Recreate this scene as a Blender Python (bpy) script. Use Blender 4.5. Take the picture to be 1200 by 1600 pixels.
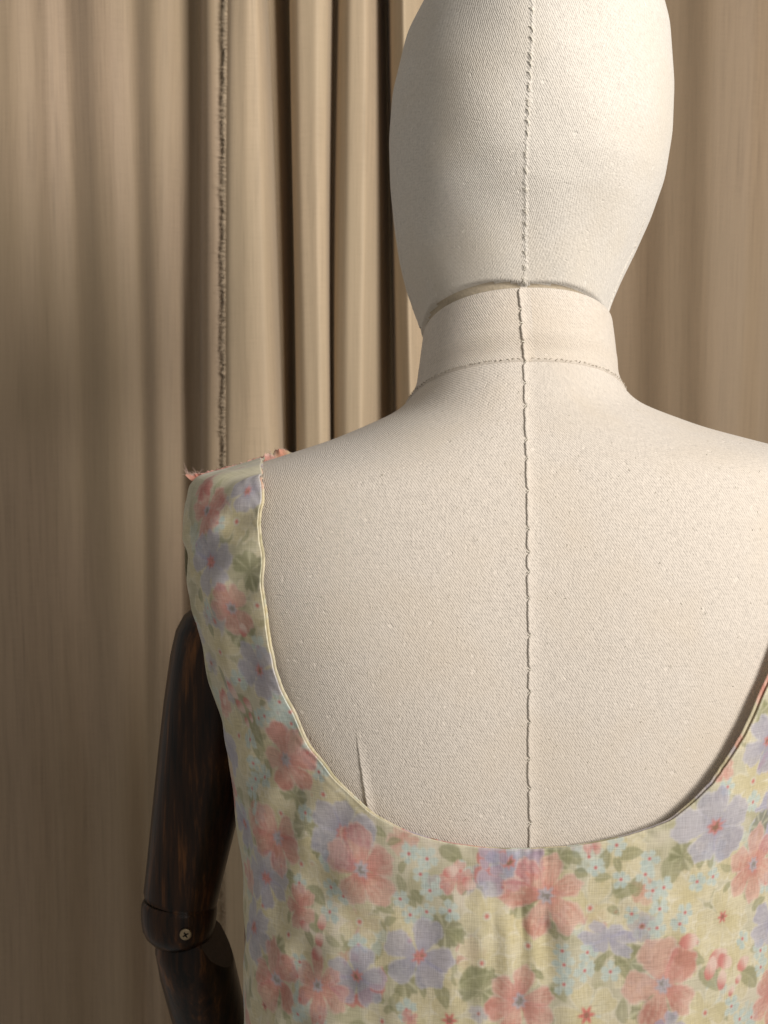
import bpy, bmesh, math, random
import numpy as np
from mathutils import Vector, Matrix
from mathutils.bvhtree import BVHTree

random.seed(4); rng = np.random.default_rng(11)
for o in list(bpy.data.objects): bpy.data.objects.remove(o)
S = bpy.context.scene
C = S.collection

# ------------------------------------------------------------------ camera, world, lamps, exposure
FP = 2220.0                      # focal length in photograph pixels (1200 x 1600)
PITCH = math.radians(3.0)
CZ = 1.36
cam_d = bpy.data.cameras.new('camera'); cam = bpy.data.objects.new('camera', cam_d); C.objects.link(cam)
cam.location = (0, 0, CZ); cam.rotation_euler = (math.radians(90) - PITCH, 0, 0)
cam_d.sensor_fit = 'VERTICAL'; cam_d.sensor_height = 36; cam_d.sensor_width = 27
cam_d.lens = FP * 36 / 1600; cam_d.clip_start = 0.01; cam_d.clip_end = 50
cam_d.dof.use_dof = True; cam_d.dof.focus_distance = 0.74; cam_d.dof.aperture_fstop = 20
S.camera = cam
S.render.resolution_x = 768; S.render.resolution_y = 1024

W = bpy.data.worlds.new('World'); S.world = W; W.use_nodes = True
bg = W.node_tree.nodes['Background']; bg.inputs[0].default_value = (1.0, 0.945, 0.87, 1); bg.inputs[1].default_value = 0.275

def area(name, loc, aim, sx, sy, power, col):
    l = bpy.data.lights.new(name, 'AREA'); l.shape = 'RECTANGLE'; l.size = sx; l.size_y = sy
    l.energy = power; l.color = col
    o = bpy.data.objects.new(name, l); C.objects.link(o); o.location = loc
    o.rotation_euler = (Vector(aim) - Vector(loc)).to_track_quat('-Z', 'Y').to_euler()
    return o
area('window_light', (1.42, -0.74, 1.98), (0.0, 1.0, 1.72), 0.75, 1.0, 10.5, (1.0, 0.962, 0.918)).data.spread = math.radians(64)

vs = S.view_settings; vs.view_transform = 'Standard'; vs.look = 'None'; vs.exposure = 0; vs.gamma = 1
vs.use_curve_mapping = False

# ------------------------------------------------------------------ helpers
cp, sp_ = math.cos(PITCH), math.sin(PITCH)
EYE = Vector((0, 0, CZ))
def ray(px, py):
    u = (px - 600) / FP; v = -(py - 800) / FP
    return Vector((u, cp + v * sp_, v * cp - sp_))
def at(px, py, Y):
    d = ray(px, py); return EYE + d * (Y / d.y)
def lin(r, g, b):
    f = lambda c: (c / 255 / 12.92) if c / 255 <= 0.04045 else ((c / 255 + 0.055) / 1.055) ** 2.4
    return (f(r), f(g), f(b))

def mesh_obj(name, verts, faces, mat, parent=None, uv=None, smooth=True, col=None):
    me = bpy.data.meshes.new(name)
    V = np.asarray(verts, dtype=np.float64)
    if isinstance(faces, np.ndarray):
        nf, k = faces.shape
        me.vertices.add(len(V)); me.vertices.foreach_set('co', V.astype(np.float32).ravel())
        me.loops.add(nf * k); me.loops.foreach_set('vertex_index', faces.astype(np.int32).ravel())
        me.polygons.add(nf); me.polygons.foreach_set('loop_start', np.arange(0, nf * k, k, dtype=np.int32))
        me.polygons.foreach_set('loop_total', np.full(nf, k, dtype=np.int32))
        me.update(calc_edges=True)
    else:
        me.from_pydata([tuple(v) for v in V], [], faces); me.update()
    if smooth: me.polygons.foreach_set('use_smooth', np.ones(len(me.polygons), dtype=bool))
    if uv is not None:
        l = me.uv_layers.new(name='UVMap'); vi = np.empty(len(me.loops), dtype=np.int32)
        me.loops.foreach_get('vertex_index', vi)
        l.data.foreach_set('uv', np.asarray(uv, dtype=np.float32)[vi].ravel())
    if col is not None:
        ca = me.color_attributes.new('print', 'FLOAT_COLOR', 'POINT')
        c4 = np.ones((len(V), 4), dtype=np.float32); c4[:, :3] = col
        ca.data.foreach_set('color', c4.ravel())
    me.materials.append(mat)
    o = bpy.data.objects.new(name, me); C.objects.link(o)
    if parent is not None: o.parent = parent
    return o

def grid_faces(nr, nc, wrap=False, flip=False):
    r = np.arange(nr - 1)[:, None]; c = np.arange(nc if wrap else nc - 1)[None, :]
    c2 = (c + 1) % nc
    q = np.stack([r * nc + c, r * nc + c2, (r + 1) * nc + c2, (r + 1) * nc + c], -1).reshape(-1, 4)
    return q[:, ::-1].copy() if flip else q

def thing(name, label, cat, loc=(0, 0, 0), group=None):
    o = bpy.data.objects.new(name, None); C.objects.link(o); o.location = loc
    o['label'] = label; o['category'] = cat
    if group: o['group'] = group
    return o
def adopt(o, p):                  # parent keeping world place
    o.parent = p; o.matrix_parent_inverse = p.matrix_world.inverted() if p.matrix_world else Matrix()
    return o

def smooth_tab(xs, ys, sig):
    x = np.arange(xs[0], xs[-1] + 1.0); y = np.interp(x, xs, ys)
    n = int(3 * sig); k = np.exp(-0.5 * (np.arange(-n, n + 1) / sig) ** 2); k /= k.sum()
    yp = np.concatenate([2 * y[0] - y[n:0:-1], y, 2 * y[-1] - y[-2:-n - 2:-1]])
    return x, np.convolve(yp, k, 'valid')
def sstep(a, b, x):
    t = np.clip((x - a) / (b - a), 0, 1); return t * t * (3 - 2 * t)

# ------------------------------------------------------------------ materials
def new_mat(name):
    m = bpy.data.materials.new(name); m.use_nodes = True
    nt = m.node_tree; b = nt.nodes['Principled BSDF']
    return m, nt, b
def N(nt, t, **kw):
    n = nt.nodes.new(t)
    for k, v in kw.items(): setattr(n, k, v)
    return n
def math_n(nt, op, a, b=None, c=None):
    n = N(nt, 'ShaderNodeMath', operation=op)
    for i, v in enumerate((a, b, c)):
        if v is None: continue
        if isinstance(v, (int, float)): n.inputs[i].default_value = v
        else: nt.links.new(v, n.inputs[i])
    return n.outputs[0]
def uvnode(nt, scale):
    u = N(nt, 'ShaderNodeUVMap', uv_map='UVMap'); m = N(nt, 'ShaderNodeMapping')
    m.inputs['Scale'].default_value = scale
    nt.links.new(u.outputs[0], m.inputs[0]); return m.outputs[0]
def noise(nt, vec, scale, detail=2.0, rough=0.5):
    n = N(nt, 'ShaderNodeTexNoise'); nt.links.new(vec, n.inputs['Vector'])
    n.inputs['Scale'].default_value = scale; n.inputs['Detail'].default_value = detail
    n.inputs['Roughness'].default_value = rough; return n.outputs[0]
def ramp(nt, fac, stops):
    r = N(nt, 'ShaderNodeValToRGB'); nt.links.new(fac, r.inputs[0])
    e = r.color_ramp.elements
    while len(e) < len(stops): e.new(0.5)
    for i, (p, c) in enumerate(stops):
        e[i].position = p; e[i].color = (*c, 1) if len(c) == 3 else c
    return r.outputs[0]
def mixc(nt, mode, fac, a, b):
    n = N(nt, 'ShaderNodeMix', data_type='RGBA', blend_type=mode)
    if isinstance(fac, (int, float)): n.inputs[0].default_value = fac
    else: nt.links.new(fac, n.inputs[0])
    for i, v in ((6, a), (7, b)):
        if isinstance(v, tuple): n.inputs[i].default_value = (*v, 1)
        else: nt.links.new(v, n.inputs[i])
    return n.outputs[2]
def bump(nt, h, dist, strength=1.0, prev=None):
    b = N(nt, 'ShaderNodeBump'); b.inputs['Distance'].default_value = dist; b.inputs['Strength'].default_value = strength
    nt.links.new(h, b.inputs['Height'])
    if prev is not None: nt.links.new(prev, b.inputs['Normal'])
    return b.outputs[0]

def canvas_material(name, base, ang=0.0, pitch=0.00105):
    """undyed linen canvas; UV is in metres"""
    m, nt, b = new_mat(name)
    u = N(nt, 'ShaderNodeUVMap', uv_map='UVMap'); rot = N(nt, 'ShaderNodeVectorRotate', rotation_type='Z_AXIS')
    nt.links.new(u.outputs[0], rot.inputs[0]); rot.inputs['Angle'].default_value = ang
    wob = N(nt, 'ShaderNodeTexNoise'); nt.links.new(rot.outputs[0], wob.inputs['Vector']); wob.inputs['Scale'].default_value = 160
    wsub = N(nt, 'ShaderNodeVectorMath', operation='MULTIPLY_ADD'); nt.links.new(wob.outputs['Color'], wsub.inputs[0])
    wsub.inputs[1].default_value = (0.0011, 0.0011, 0); nt.links.new(rot.outputs[0], wsub.inputs[2])
    sx = N(nt, 'ShaderNodeSeparateXYZ'); nt.links.new(wsub.outputs[0], sx.inputs[0])
    k = 2 * math.pi / pitch
    su = math_n(nt, 'SINE', math_n(nt, 'MULTIPLY', sx.outputs[0], k))
    sv = math_n(nt, 'SINE', math_n(nt, 'MULTIPLY', sx.outputs[1], k))
    tw = math_n(nt, 'SINE', math_n(nt, 'ADD', math_n(nt, 'MULTIPLY', sx.outputs[0], k * 0.76), math_n(nt, 'MULTIPLY', sx.outputs[1], k * 0.58)))
    weave = math_n(nt, 'ADD', math_n(nt, 'MULTIPLY_ADD', math_n(nt, 'MULTIPLY', su, sv), 0.22, 0.5), math_n(nt, 'MULTIPLY', tw, 0.28))
    v1 = N(nt, 'ShaderNodeMapping'); nt.links.new(rot.outputs[0], v1.inputs[0]); v1.inputs['Scale'].default_value = (1, 0.22, 1)
    v2 = N(nt, 'ShaderNodeMapping'); nt.links.new(rot.outputs[0], v2.inputs[0]); v2.inputs['Scale'].default_value = (0.22, 1, 1)
    g1 = noise(nt, v1.outputs[0], 900, 2); g2 = noise(nt, v2.outputs[0], 900, 2)
    grain = noise(nt, rot.outputs[0], 620, 3, 0.6)
    slub = noise(nt, v2.outputs[0], 420, 1)
    slub_m = ramp(nt, slub, [(0.70, (0, 0, 0)), (0.80, (1, 1, 1))])
    nub = ramp(nt, noise(nt, rot.outputs[0], 260, 0), [(0.745, (0, 0, 0)), (0.83, (1, 1, 1))])
    blot = noise(nt, rot.outputs[0], 16, 3, 0.55)
    h = math_n(nt, 'ADD', math_n(nt, 'MULTIPLY', weave, 0.5), math_n(nt, 'ADD', math_n(nt, 'MULTIPLY', g1, 0.5), math_n(nt, 'MULTIPLY', g2, 0.5)))
    h = math_n(nt, 'ADD', h, math_n(nt, 'MULTIPLY', grain, 0.8))
    h = math_n(nt, 'ADD', h, math_n(nt, 'MULTIPLY', slub_m, 0.5))
    h = math_n(nt, 'ADD', h, math_n(nt, 'MULTIPLY', nub, 0.5))
    dark = tuple(c * 0.74 for c in base); light = tuple(min(1, c * 1.15) for c in base)
    tone = math_n(nt, 'ADD', math_n(nt, 'MULTIPLY', weave, 0.28), math_n(nt, 'ADD', math_n(nt, 'MULTIPLY', g1, 0.36), math_n(nt, 'MULTIPLY', g2, 0.36)))
    colr = ramp(nt, tone, [(0.30, dark), (0.50, base), (0.72, light)])
    warm = tuple(a * f for a, f in zip(base, (0.97, 0.93, 0.86)))
    colr = mixc(nt, 'MIX', math_n(nt, 'MULTIPLY', ramp(nt, blot, [(0.45, (0, 0, 0)), (0.72, (1, 1, 1))]), 0.6), colr, warm)
    colr = mixc(nt, 'MIX', math_n(nt, 'MULTIPLY', nub, 0.45), colr, tuple(min(1, c * 1.25) for c in base))
    nt.links.new(colr, b.inputs['Base Color'])
    b.inputs['Roughness'].default_value = 0.95; b.inputs['Specular IOR Level'].default_value = 0.15
    b.inputs['Sheen Weight'].default_value = 0.25; b.inputs['Sheen Roughness'].default_value = 0.6
    nt.links.new(bump(nt, h, 0.00042, 0.9), b.inputs['Normal'])
    return m
CANVAS = canvas_material('linen_canvas', (0.655, 0.585, 0.505), 0.10)
CANVAS_HEAD = canvas_material('linen_canvas_head', (0.645, 0.595, 0.525), 0.15)
CANVAS_COLLAR = canvas_material('linen_canvas_collar', (0.62, 0.55, 0.47), 0.03)

def plain_cloth(name, base, scale=500, rough=0.9, bumpd=0.0003, var=0.12):
    m, nt, b = new_mat(name)
    tc = N(nt, 'ShaderNodeTexCoord')
    n = noise(nt, tc.outputs['Object'], scale, 3, 0.6)
    c = ramp(nt, n, [(0.3, tuple(x * (1 - var) for x in base)), (0.7, tuple(min(1, x * (1 + var)) for x in base))])
    nt.links.new(c, b.inputs['Base Color']); b.inputs['Roughness'].default_value = rough
    b.inputs['Specular IOR Level'].default_value = 0.15
    nt.links.new(bump(nt, n, bumpd, 0.8), b.inputs['Normal'])
    return m
THREAD = plain_cloth('cream_thread', (0.74, 0.69, 0.58), 1500)
THREAD_TAN = plain_cloth('tan_thread', (0.42, 0.36, 0.28), 1500)
LINING = plain_cloth('raw_edge_lining', (0.50, 0.42, 0.31), 700)

def curtain_material(name, base, tint):
    m, nt, b = new_mat(name)
    v = uvnode(nt, (1, 1, 1))
    fine = noise(nt, uvnode(nt, (1, 0.012, 1)), 1400, 2, 0.6)
    mid = noise(nt, uvnode(nt, (1, 0.03, 1)), 220, 3, 0.6)
    weft = noise(nt, uvnode(nt, (0.05, 1, 1)), 1100, 1)
    big = noise(nt, uvnode(nt, (1, 0.35, 1)), 9, 2)
    t = math_n(nt, 'ADD', math_n(nt, 'MULTIPLY', fine, 0.45), math_n(nt, 'ADD', math_n(nt, 'MULTIPLY', mid, 0.4), math_n(nt, 'MULTIPLY', weft, 0.15)))
    c = ramp(nt, t, [(0.36, tuple(x * 0.80 for x in base)), (0.5, base), (0.64, tuple(min(1, x * 1.11) for x in base))])
    c = mixc(nt, 'MIX', math_n(nt, 'MULTIPLY', ramp(nt, big, [(0.4, (0, 0, 0)), (0.65, (1, 1, 1))]), 0.5), c, tint)
    nt.links.new(c, b.inputs['Base Color']); b.inputs['Roughness'].default_value = 0.62
    b.inputs['Specular IOR Level'].default_value = 0.25
    b.inputs['Sheen Weight'].default_value = 0.15
    nt.links.new(bump(nt, t, 0.00035, 0.7), b.inputs['Normal'])
    return m
CURT_A = curtain_material('taupe_satin_curtain', (0.335, 0.246, 0.165), (0.34, 0.258, 0.158))
CURT_C = curtain_material('sand_curtain', (0.44, 0.335, 0.222), (0.44, 0.35, 0.232))
CURT_D = curtain_material('tan_curtain', (0.29, 0.208, 0.132), (0.282, 0.21, 0.134))

def wood_material():
    m, nt, b = new_mat('dark_stained_wood')
    tc = N(nt, 'ShaderNodeTexCoord'); mp = N(nt, 'ShaderNodeMapping'); nt.links.new(tc.outputs['Object'], mp.inputs[0])
    mp.inputs['Scale'].default_value = (1, 1, 0.07)
    g = noise(nt, mp.outputs[0], 260, 4, 0.65); g2 = noise(nt, mp.outputs[0], 60, 3, 0.6)
    t = math_n(nt, 'ADD', math_n(nt, 'MULTIPLY', g, 0.5), math_n(nt, 'MULTIPLY', g2, 0.5))
    c = ramp(nt, t, [(0.41, (0.005, 0.003, 0.002)), (0.54, (0.028, 0.011, 0.004)), (0.70, (0.15, 0.057, 0.014))])
    nt.links.new(c, b.inputs['Base Color']); b.inputs['Roughness'].default_value = 0.33
    b.inputs['Specular IOR Level'].default_value = 0.24
    nt.links.new(bump(nt, g, 0.0004, 0.5), b.inputs['Normal'])
    return m
WOOD = wood_material()
def metal_mat(name, col, rough):
    m, nt, b = new_mat(name); tc = N(nt, 'ShaderNodeTexCoord')
    n = noise(nt, tc.outputs['Object'], 900, 3)
    nt.links.new(ramp(nt, n, [(0.35, tuple(x * 0.75 for x in col)), (0.65, col)]), b.inputs['Base Color'])
    b.inputs['Metallic'].default_value = 1; b.inputs['Roughness'].default_value = rough; return m
BRASS = metal_mat('brassed_steel', (0.36, 0.28, 0.18), 0.45)
SLOT = metal_mat('dark_slot', (0.02, 0.018, 0.015), 0.6)

def print_material():
    m, nt, b = new_mat('floral_cotton')
    a = N(nt, 'ShaderNodeAttribute', attribute_name='print')
    t1 = noise(nt, uvnode(nt, (1, 0.035, 1)), 2100, 2, 0.6); t2 = noise(nt, uvnode(nt, (0.035, 1, 1)), 2100, 2, 0.6)
    t = math_n(nt, 'ADD', math_n(nt, 'MULTIPLY', t1, 0.5), math_n(nt, 'MULTIPLY', t2, 0.5))
    k = ramp(nt, t, [(0.36, (0.83, 0.82, 0.80)), (0.5, (0.97, 0.97, 0.97)), (0.64, (1.09, 1.09, 1.08))])
    c = mixc(nt, 'MULTIPLY', 1.0, a.outputs['Color'], k)
    nt.links.new(c, b.inputs['Base Color']); b.inputs['Roughness'].default_value = 0.8
    b.inputs['Specular IOR Level'].default_value = 0.22
    b.inputs['Sheen Weight'].default_value = 0.25
    nrm = bump(nt, t, 0.00028, 0.8); nt.links.new(nrm, b.inputs['Normal'])
    tr = N(nt, 'ShaderNodeBsdfTranslucent'); nt.links.new(c, tr.inputs[0]); nt.links.new(nrm, tr.inputs['Normal'])
    mx = N(nt, 'ShaderNodeMixShader'); mx.inputs[0].default_value = 0.16
    out = nt.nodes['Material Output']
    nt.links.new(b.outputs[0], mx.inputs[1]); nt.links.new(tr.outputs[0], mx.inputs[2]); nt.links.new(mx.outputs[0], out.inputs[0])
    return m
PRINT = print_material()

# ------------------------------------------------------------------ curtains (the background)
def curtain(name, label, ctrl, Y, ybot, mat, ztop=2.25, zbot=0.0, smooth_px=5.0, jit=0.0, seed=1):
    r = np.random.default_rng(seed)
    ct = np.array(ctrl, float)
    n = 700
    # resample control points along a smooth curve
    par = np.concatenate([[0], np.cumsum(np.abs(np.diff(ct[:, 0])) + 400 * np.abs(np.diff(ct[:, 2])))])
    q = np.linspace(0, par[-1], n)
    cols = []
    sig = smooth_px * n / par[-1]
    kk = int(3 * sig) + 1; ker = np.exp(-0.5 * (np.arange(-kk, kk + 1) / sig) ** 2); ker /= ker.sum()
    for c in range(3):
        y = np.interp(q, par, ct[:, c])
        yp = np.concatenate([2 * y[0] - y[kk:0:-1], y, 2 * y[-1] - y[-2:-kk - 2:-1]])
        cols.append(np.convolve(yp, ker, 'valid'))
    pt, pb, off = cols
    zt = at(600, 0, Y).z; zb = at(600, ybot, Y).z
    nz = 90; zs = np.linspace(ztop, zbot, nz)
    Xt = np.array([at(p, 0, Y).x for p in pt]); Xb = np.array([at(p, ybot, Y).x for p in pb])
    V = np.zeros((nz, n, 3)); UV = np.zeros((nz, n, 2))
    ph = r.uniform(0, 6.28, 8)
    u = np.concatenate([[0], np.cumsum(np.hypot(np.diff(Xt), np.diff(off)))])
    for i, z in enumerate(zs):
        t = np.clip((zt - z) / (zt - zb), -0.3, 1.35)
        X = Xt + (Xb - Xt) * t + .0016 * np.sin(z * 4.1 + u * 17 + ph[4]) + .0009 * np.sin(z * 9.3 + u * 29 + ph[5])
        wob = jit * (np.sin(u * 31 + ph[0] + z * 2.1) + 0.6 * np.sin(u * 67 + ph[1] - z * 3.3) + 0.4 * np.sin(u * 140 + ph[2] + z * 1.7))
        V[i, :, 0] = X; V[i, :, 1] = Y + off * (1 + 0.12 * math.sin(z * 2.7 + ph[3])) + wob; V[i, :, 2] = z
        UV[i, :, 0] = u; UV[i, :, 1] = z
    o = mesh_obj(name, V.reshape(-1, 3), grid_faces(nz, n), mat, None, UV.reshape(-1, 2))
    o['label'] = label; o['category'] = 'curtain'; o['group'] = 'curtains hanging behind the mannequin'
    return o, V

curA, VA = curtain('curtain', 'taupe satin curtain with broad soft folds behind the dark wooden arm',
    [(-460, -460, 0), (-330, -300, .012), (-230, -200, -.010), (-110, -80, .012), (-30, -10, -.003), (22, 40, -.005), (50, 75, .000), (70, 95, -.002), (96, 130, .009),
     (140, 176, -.005), (172, 196, -.003), (204, 222, .006), (240, 246, -.004), (262, 262, -.003), (290, 292, .008), (309, 310, .012), (313, 313, .010), (316, 316, -.012), (326, 327, -.026), (340, 340, -.027), (356, 356, -.025),
     (366, 366, .004), (420, 420, .045)], 1.322, 900, CURT_A, smooth_px=9, jit=0.0014, seed=3)
curC, VC = curtain('curtain', 'sand coloured curtain with a frayed raw edge, tight folds between arm and head',
    [(352, 352, -.008), (362, 360, -.016), (384, 392, -.021), (402, 424, -.018), (409, 436, -.002), (412, 440, .03), (424, 444, .028), (440, 449, .055),
     (451, 455, .06), (455, 459, .004), (470, 476, -.010), (500, 500, -.015), (517, 514, -.006), (522, 519, .028), (526, 522, .028), (530, 526, .004), (545, 545, -.011),
     (572, 570, -.013), (586, 584, .008), (599, 608, .055), (604, 616, .06), (609, 621, .0), (628, 640, -.02), (670, 680, .02), (720, 720, -.02), (790, 790, .03)],
    1.30, 690, CURT_C, smooth_px=4.0, jit=0.0008, seed=5)
curD, VD = curtain('curtain', 'tan curtain with a wide shallow sweep beside the bare canvas shoulder',
    [(745, 745, .03), (840, 840, -.016), (905, 890, .036), (985, 975, .034), (1060, 1045, .016), (1112, 1095, -.002), (1145, 1122, -.008), (1180, 1155, -.001), (1215, 1190, .014),
     (1250, 1228, .016), (1310, 1290, -.012), (1400, 1380, .014), (1500, 1480, -.014), (1640, 1640, .01)], 1.40, 690, CURT_D, smooth_px=12, jit=0.0026, seed=8)

def threads(name, specs, mat, parent, r0=0.00016, sides=3):
    """specs: list of point lists; each a thin tapering fibre"""
    V = []; F = []
    for pts in specs:
        base = len(V); m = len(pts)
        for i, p in enumerate(pts):
            p = Vector(p); a = Vector(pts[max(0, i - 1)]); b = Vector(pts[min(m - 1, i + 1)])
            t = (b - a).normalized(); s = t.orthogonal().normalized(); w = t.cross(s)
            rr = r0 * (1 - 0.6 * i / max(1, m - 1))
            for k in range(sides):
                an = 2 * math.pi * k / sides
                V.append(p + (s * math.cos(an) + w * math.sin(an)) * rr)
        for i in range(m - 1):
            for k in range(sides):
                k2 = (k + 1) % sides
                F.append((base + i * sides + k, base + i * sides + k2, base + (i + 1) * sides + k2, base + (i + 1) * sides + k))
    o = mesh_obj(name, V, F, mat, parent); o['kind'] = 'stuff'; return o

fr = []
edge = VC[:, 0, :]; ez = edge[::-1, 2]; ex = edge[::-1, 0]; ey = edge[::-1, 1]
FR_M = plain_cloth('frayed_fibre', (0.60, 0.48, 0.34), 900)
for i in range(6000):
    z = random.uniform(0.55, 1.85); x = np.interp(z, ez, ex); y = np.interp(z, ez, ey)
    wav = 0.0006 * math.sin(z * 90) + 0.0005 * math.sin(z * 233 + 1)
    L = random.uniform(0.0005, 0.0028) if random.random() < .95 else random.uniform(.003, .008); dz = random.gauss(0, 0.0022)
    fr.append([(x + 0.0035, y - 0.0014, z), (x - L * 0.4 + wav, y - 0.0030 + random.gauss(0, .0006), z + dz * 0.5), (x - L + wav, y - .0026 + random.gauss(0, .0010), z + dz)])
threads('frayed_edge', fr, FR_M, curC, 0.0002)

# ------------------------------------------------------------------ mannequin body as horizontal superellipse rings
X0, Y0, SHEAR, NEXP = 0.076, 0.815, 0.033, 2.2
YS = 0.82
def zpy(py):
    py = np.asarray(py, float); v = -(py - 800) / FP
    return CZ + (v * cp - sp_) * YS / (cp + v * sp_)
BT = np.array([  # py, half width, back depth, front depth
 (500, .046, .052, .048), (560, .0500, .0575, .050), (575, .0528, .0608, .052), (587, .0545, .0635, .053), (600, .0568, .0662, .054), (611, .0590, .0684, .055), (623, .0626, .0704, .056), (632, .0663, .0720, .057), (640, .0708, .0735, .058), (650, .0795, .076, .060),
 (662, .0905, .079, .063), (679, .1068, .083, .066), (692, .1240, .0855, .068), (705, .1400, .088, .071), (719, .1600, .0905, .075), (738, .1765, .0935, .078), (765, .1830, .097, .084),
 (820, .1865, .102, .092), (880, .1865, .106, .100), (960, .180, .109, .107), (1050, .170, .110, .114), (1150, .161, .109, .121), (1250, .1565, .106, .122),
 (1350, .153, .101, .118), (1500, .148, .095, .108), (1650, .140, .089, .100), (1900, .130, .083, .090), (2200, .145, .098, .098), (2600, .165, .112, .108), (2900, .160, .108, .105)])
DT = np.array([  # the dress: follows the shoulders, then hangs
 (600, .0605, .0715, .060), (640, .0735, .0775, .062), (650, .0830, .080, .064), (662, .0945, .083, .067), (679, .1108, .087, .070), (692, .1280, .0895, .072), (705, .1440, .092, .075), (719, .1645, .0945, .079), (729, .1818, .0962, .081), (742, .1855, .098, .083),
 (768, .1880, .101, .088),
 (820, .1908, .106, .096), (880, .1905, .110, .104), (960, .184, .113, .111), (1050, .1745, .1145, .118), (1150, .166, .1145, .125),
 (1250, .161, .1135, .127), (1350, .158, .1125, .126), (1500, .157, .113, .124), (1650, .158, .114, .124), (1900, .165, .118, .128), (2300, .185, .14, .14), (2900, .21, .16, .16)])
class Rings:
    def __init__(s, T, sig=9):
        s.z = None; cols = []
        for c in (1, 2, 3):
            x, y = smooth_tab(T[:, 0], T[:, c], sig); cols.append(y)
        z = zpy(x); o = np.argsort(z); s.z = z[o]; s.w, s.b, s.f = (c[o] for c in cols)
    def raw(s, a, z):
        a = np.asarray(a, float); z = np.asarray(z, float)
        w = np.interp(z, s.z, s.w); b = np.interp(z, s.z, s.b); f = np.interp(z, s.z, s.f)
        sa, ca = np.sin(a), np.cos(a); e = 2 / NEXP
        x = w * np.sign(sa) * np.abs(sa) ** e; d = np.where(ca > 0, b, f)
        y = -d * np.sign(ca) * np.abs(ca) ** e
        # shoulder blades and a shallow spine valley
        bl = 0.0035 * np.exp(-((np.abs(a) - 0.62) / 0.33) ** 2) * np.exp(-((z - zpy(930)) / 0.075) ** 2)
        spn = -0.0016 * np.exp(-(a / 0.16) ** 2) * np.exp(-((z - zpy(1000)) / 0.14) ** 2)
        y = y - bl - spn
        return np.stack([X0 + x, Y0 + y, z + SHEAR * x], -1)
    def nrm(s, a, z):
        h = 1e-3
        da = s.raw(a + h, z) - s.raw(a - h, z); dz = s.raw(a, z + h) - s.raw(a, z - h)
        n = np.cross(da, dz); n /= np.linalg.norm(n, axis=-1, keepdims=True) + 1e-12
        return n
    def inv(s, p):
        x = p[0] - X0; z = p[2] - SHEAR * x; y = p[1] - Y0
        w = np.interp(z, s.z, s.w); b = np.interp(z, s.z, s.b); f = np.interp(z, s.z, s.f); d = b if y < 0 else f
        sx = x / w; sy = -y / d
        return math.atan2(math.copysign(abs(sx) ** (NEXP / 2), sx), math.copysign(abs(sy) ** (NEXP / 2), sy)), z
BODY = Rings(BT, 6); DRESS = Rings(DT, 3)
A_REF = np.linspace(0, math.pi, 2000)
_e = 2 / NEXP
_rx = .17 * np.sin(A_REF) ** _e; _ry = .113 * np.sign(np.cos(A_REF)) * np.abs(np.cos(A_REF)) ** _e
U_REF = np.concatenate([[0], np.cumsum(np.hypot(np.diff(_rx), np.diff(_ry)))])
def a2u(a): return np.sign(a) * np.interp(np.abs(a), A_REF, U_REF)
def u2a(u): return np.sign(u) * np.interp(np.abs(u), U_REF, A_REF)

_za = np.linspace(BODY.z[0], BODY.z[-1], 900); _ac = np.linspace(0, math.pi, 61)
_pt = BODY.raw(*np.meshgrid(_ac, _za)); _sl = np.linalg.norm(np.diff(_pt, axis=0), axis=-1)
_VT = np.concatenate([np.zeros((1, 61)), np.cumsum(_sl, axis=0)]); _VT -= _VT[np.argmin(np.abs(_za - float(zpy(1050))))][None]
_QS = np.sum(np.linalg.norm(np.diff(_pt[:, :31], axis=1), axis=-1), axis=1) / U_REF[-1] * 2
def uvb(a, z):
    a = np.asarray(a, float); z = np.asarray(z, float)
    fi = np.clip((z - _za[0]) / (_za[1] - _za[0]), 0, 898.999); i = fi.astype(int); fi = fi - i
    fj = np.clip(np.abs(a) / (_ac[1]), 0, 59.999); j = fj.astype(int); fj = fj - j
    v = (_VT[i, j] * (1 - fj) + _VT[i, j + 1] * fj) * (1 - fi) + (_VT[i + 1, j] * (1 - fj) + _VT[i + 1, j + 1] * fj) * fi
    return np.stack([a2u(a) * np.interp(z, _za, _QS), v], -1)

def ring_mesh(R, zlo, zhi, nz, na):
    zz = np.linspace(zhi, zlo, nz); aa = np.linspace(-math.pi, math.pi, na, endpoint=False)
    A, Z = np.meshgrid(aa, zz); P = R.raw(A, Z)
    return P, A, Z

mann = thing('mannequin', 'cream linen dress form seen from behind, with sewn head and jointed dark wooden arm', 'mannequin', (X0, Y0, 0.0))
bpy.context.view_layer.update()

P, A, Z = ring_mesh(BODY, float(zpy(2880)), float(zpy(520)), 600, 320)
uv = uvb(A, Z).reshape(-1, 2)
tf = grid_faces(600, 320, wrap=True)
torso = mesh_obj('torso', P.reshape(-1, 3), tf, CANVAS, None, uv); adopt(torso, mann)
def bvh(V, F): return BVHTree.FromPolygons([Vector(v) for v in V], [tuple(int(i) for i in f) for f in F])
Pc, Ac, Zc = ring_mesh(BODY, float(zpy(1700)), float(zpy(520)), 320, 200)
B_TORSO = bvh(Pc.reshape(-1, 3), grid_faces(320, 200, wrap=True))
Pd, Ad, Zd = ring_mesh(DRESS, float(zpy(2000)), float(zpy(640)), 320, 200)
B_DRESS = bvh(Pd.reshape(-1, 3), grid_faces(320, 200, wrap=True))
def hit(B, px, py):
    d = ray(px, py).normalized(); h = B.ray_cast(EYE, d)
    if h[0] is None: return None
    n = h[1] if h[1].dot(d) < 0 else -h[1]
    return h[0], n

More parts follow.
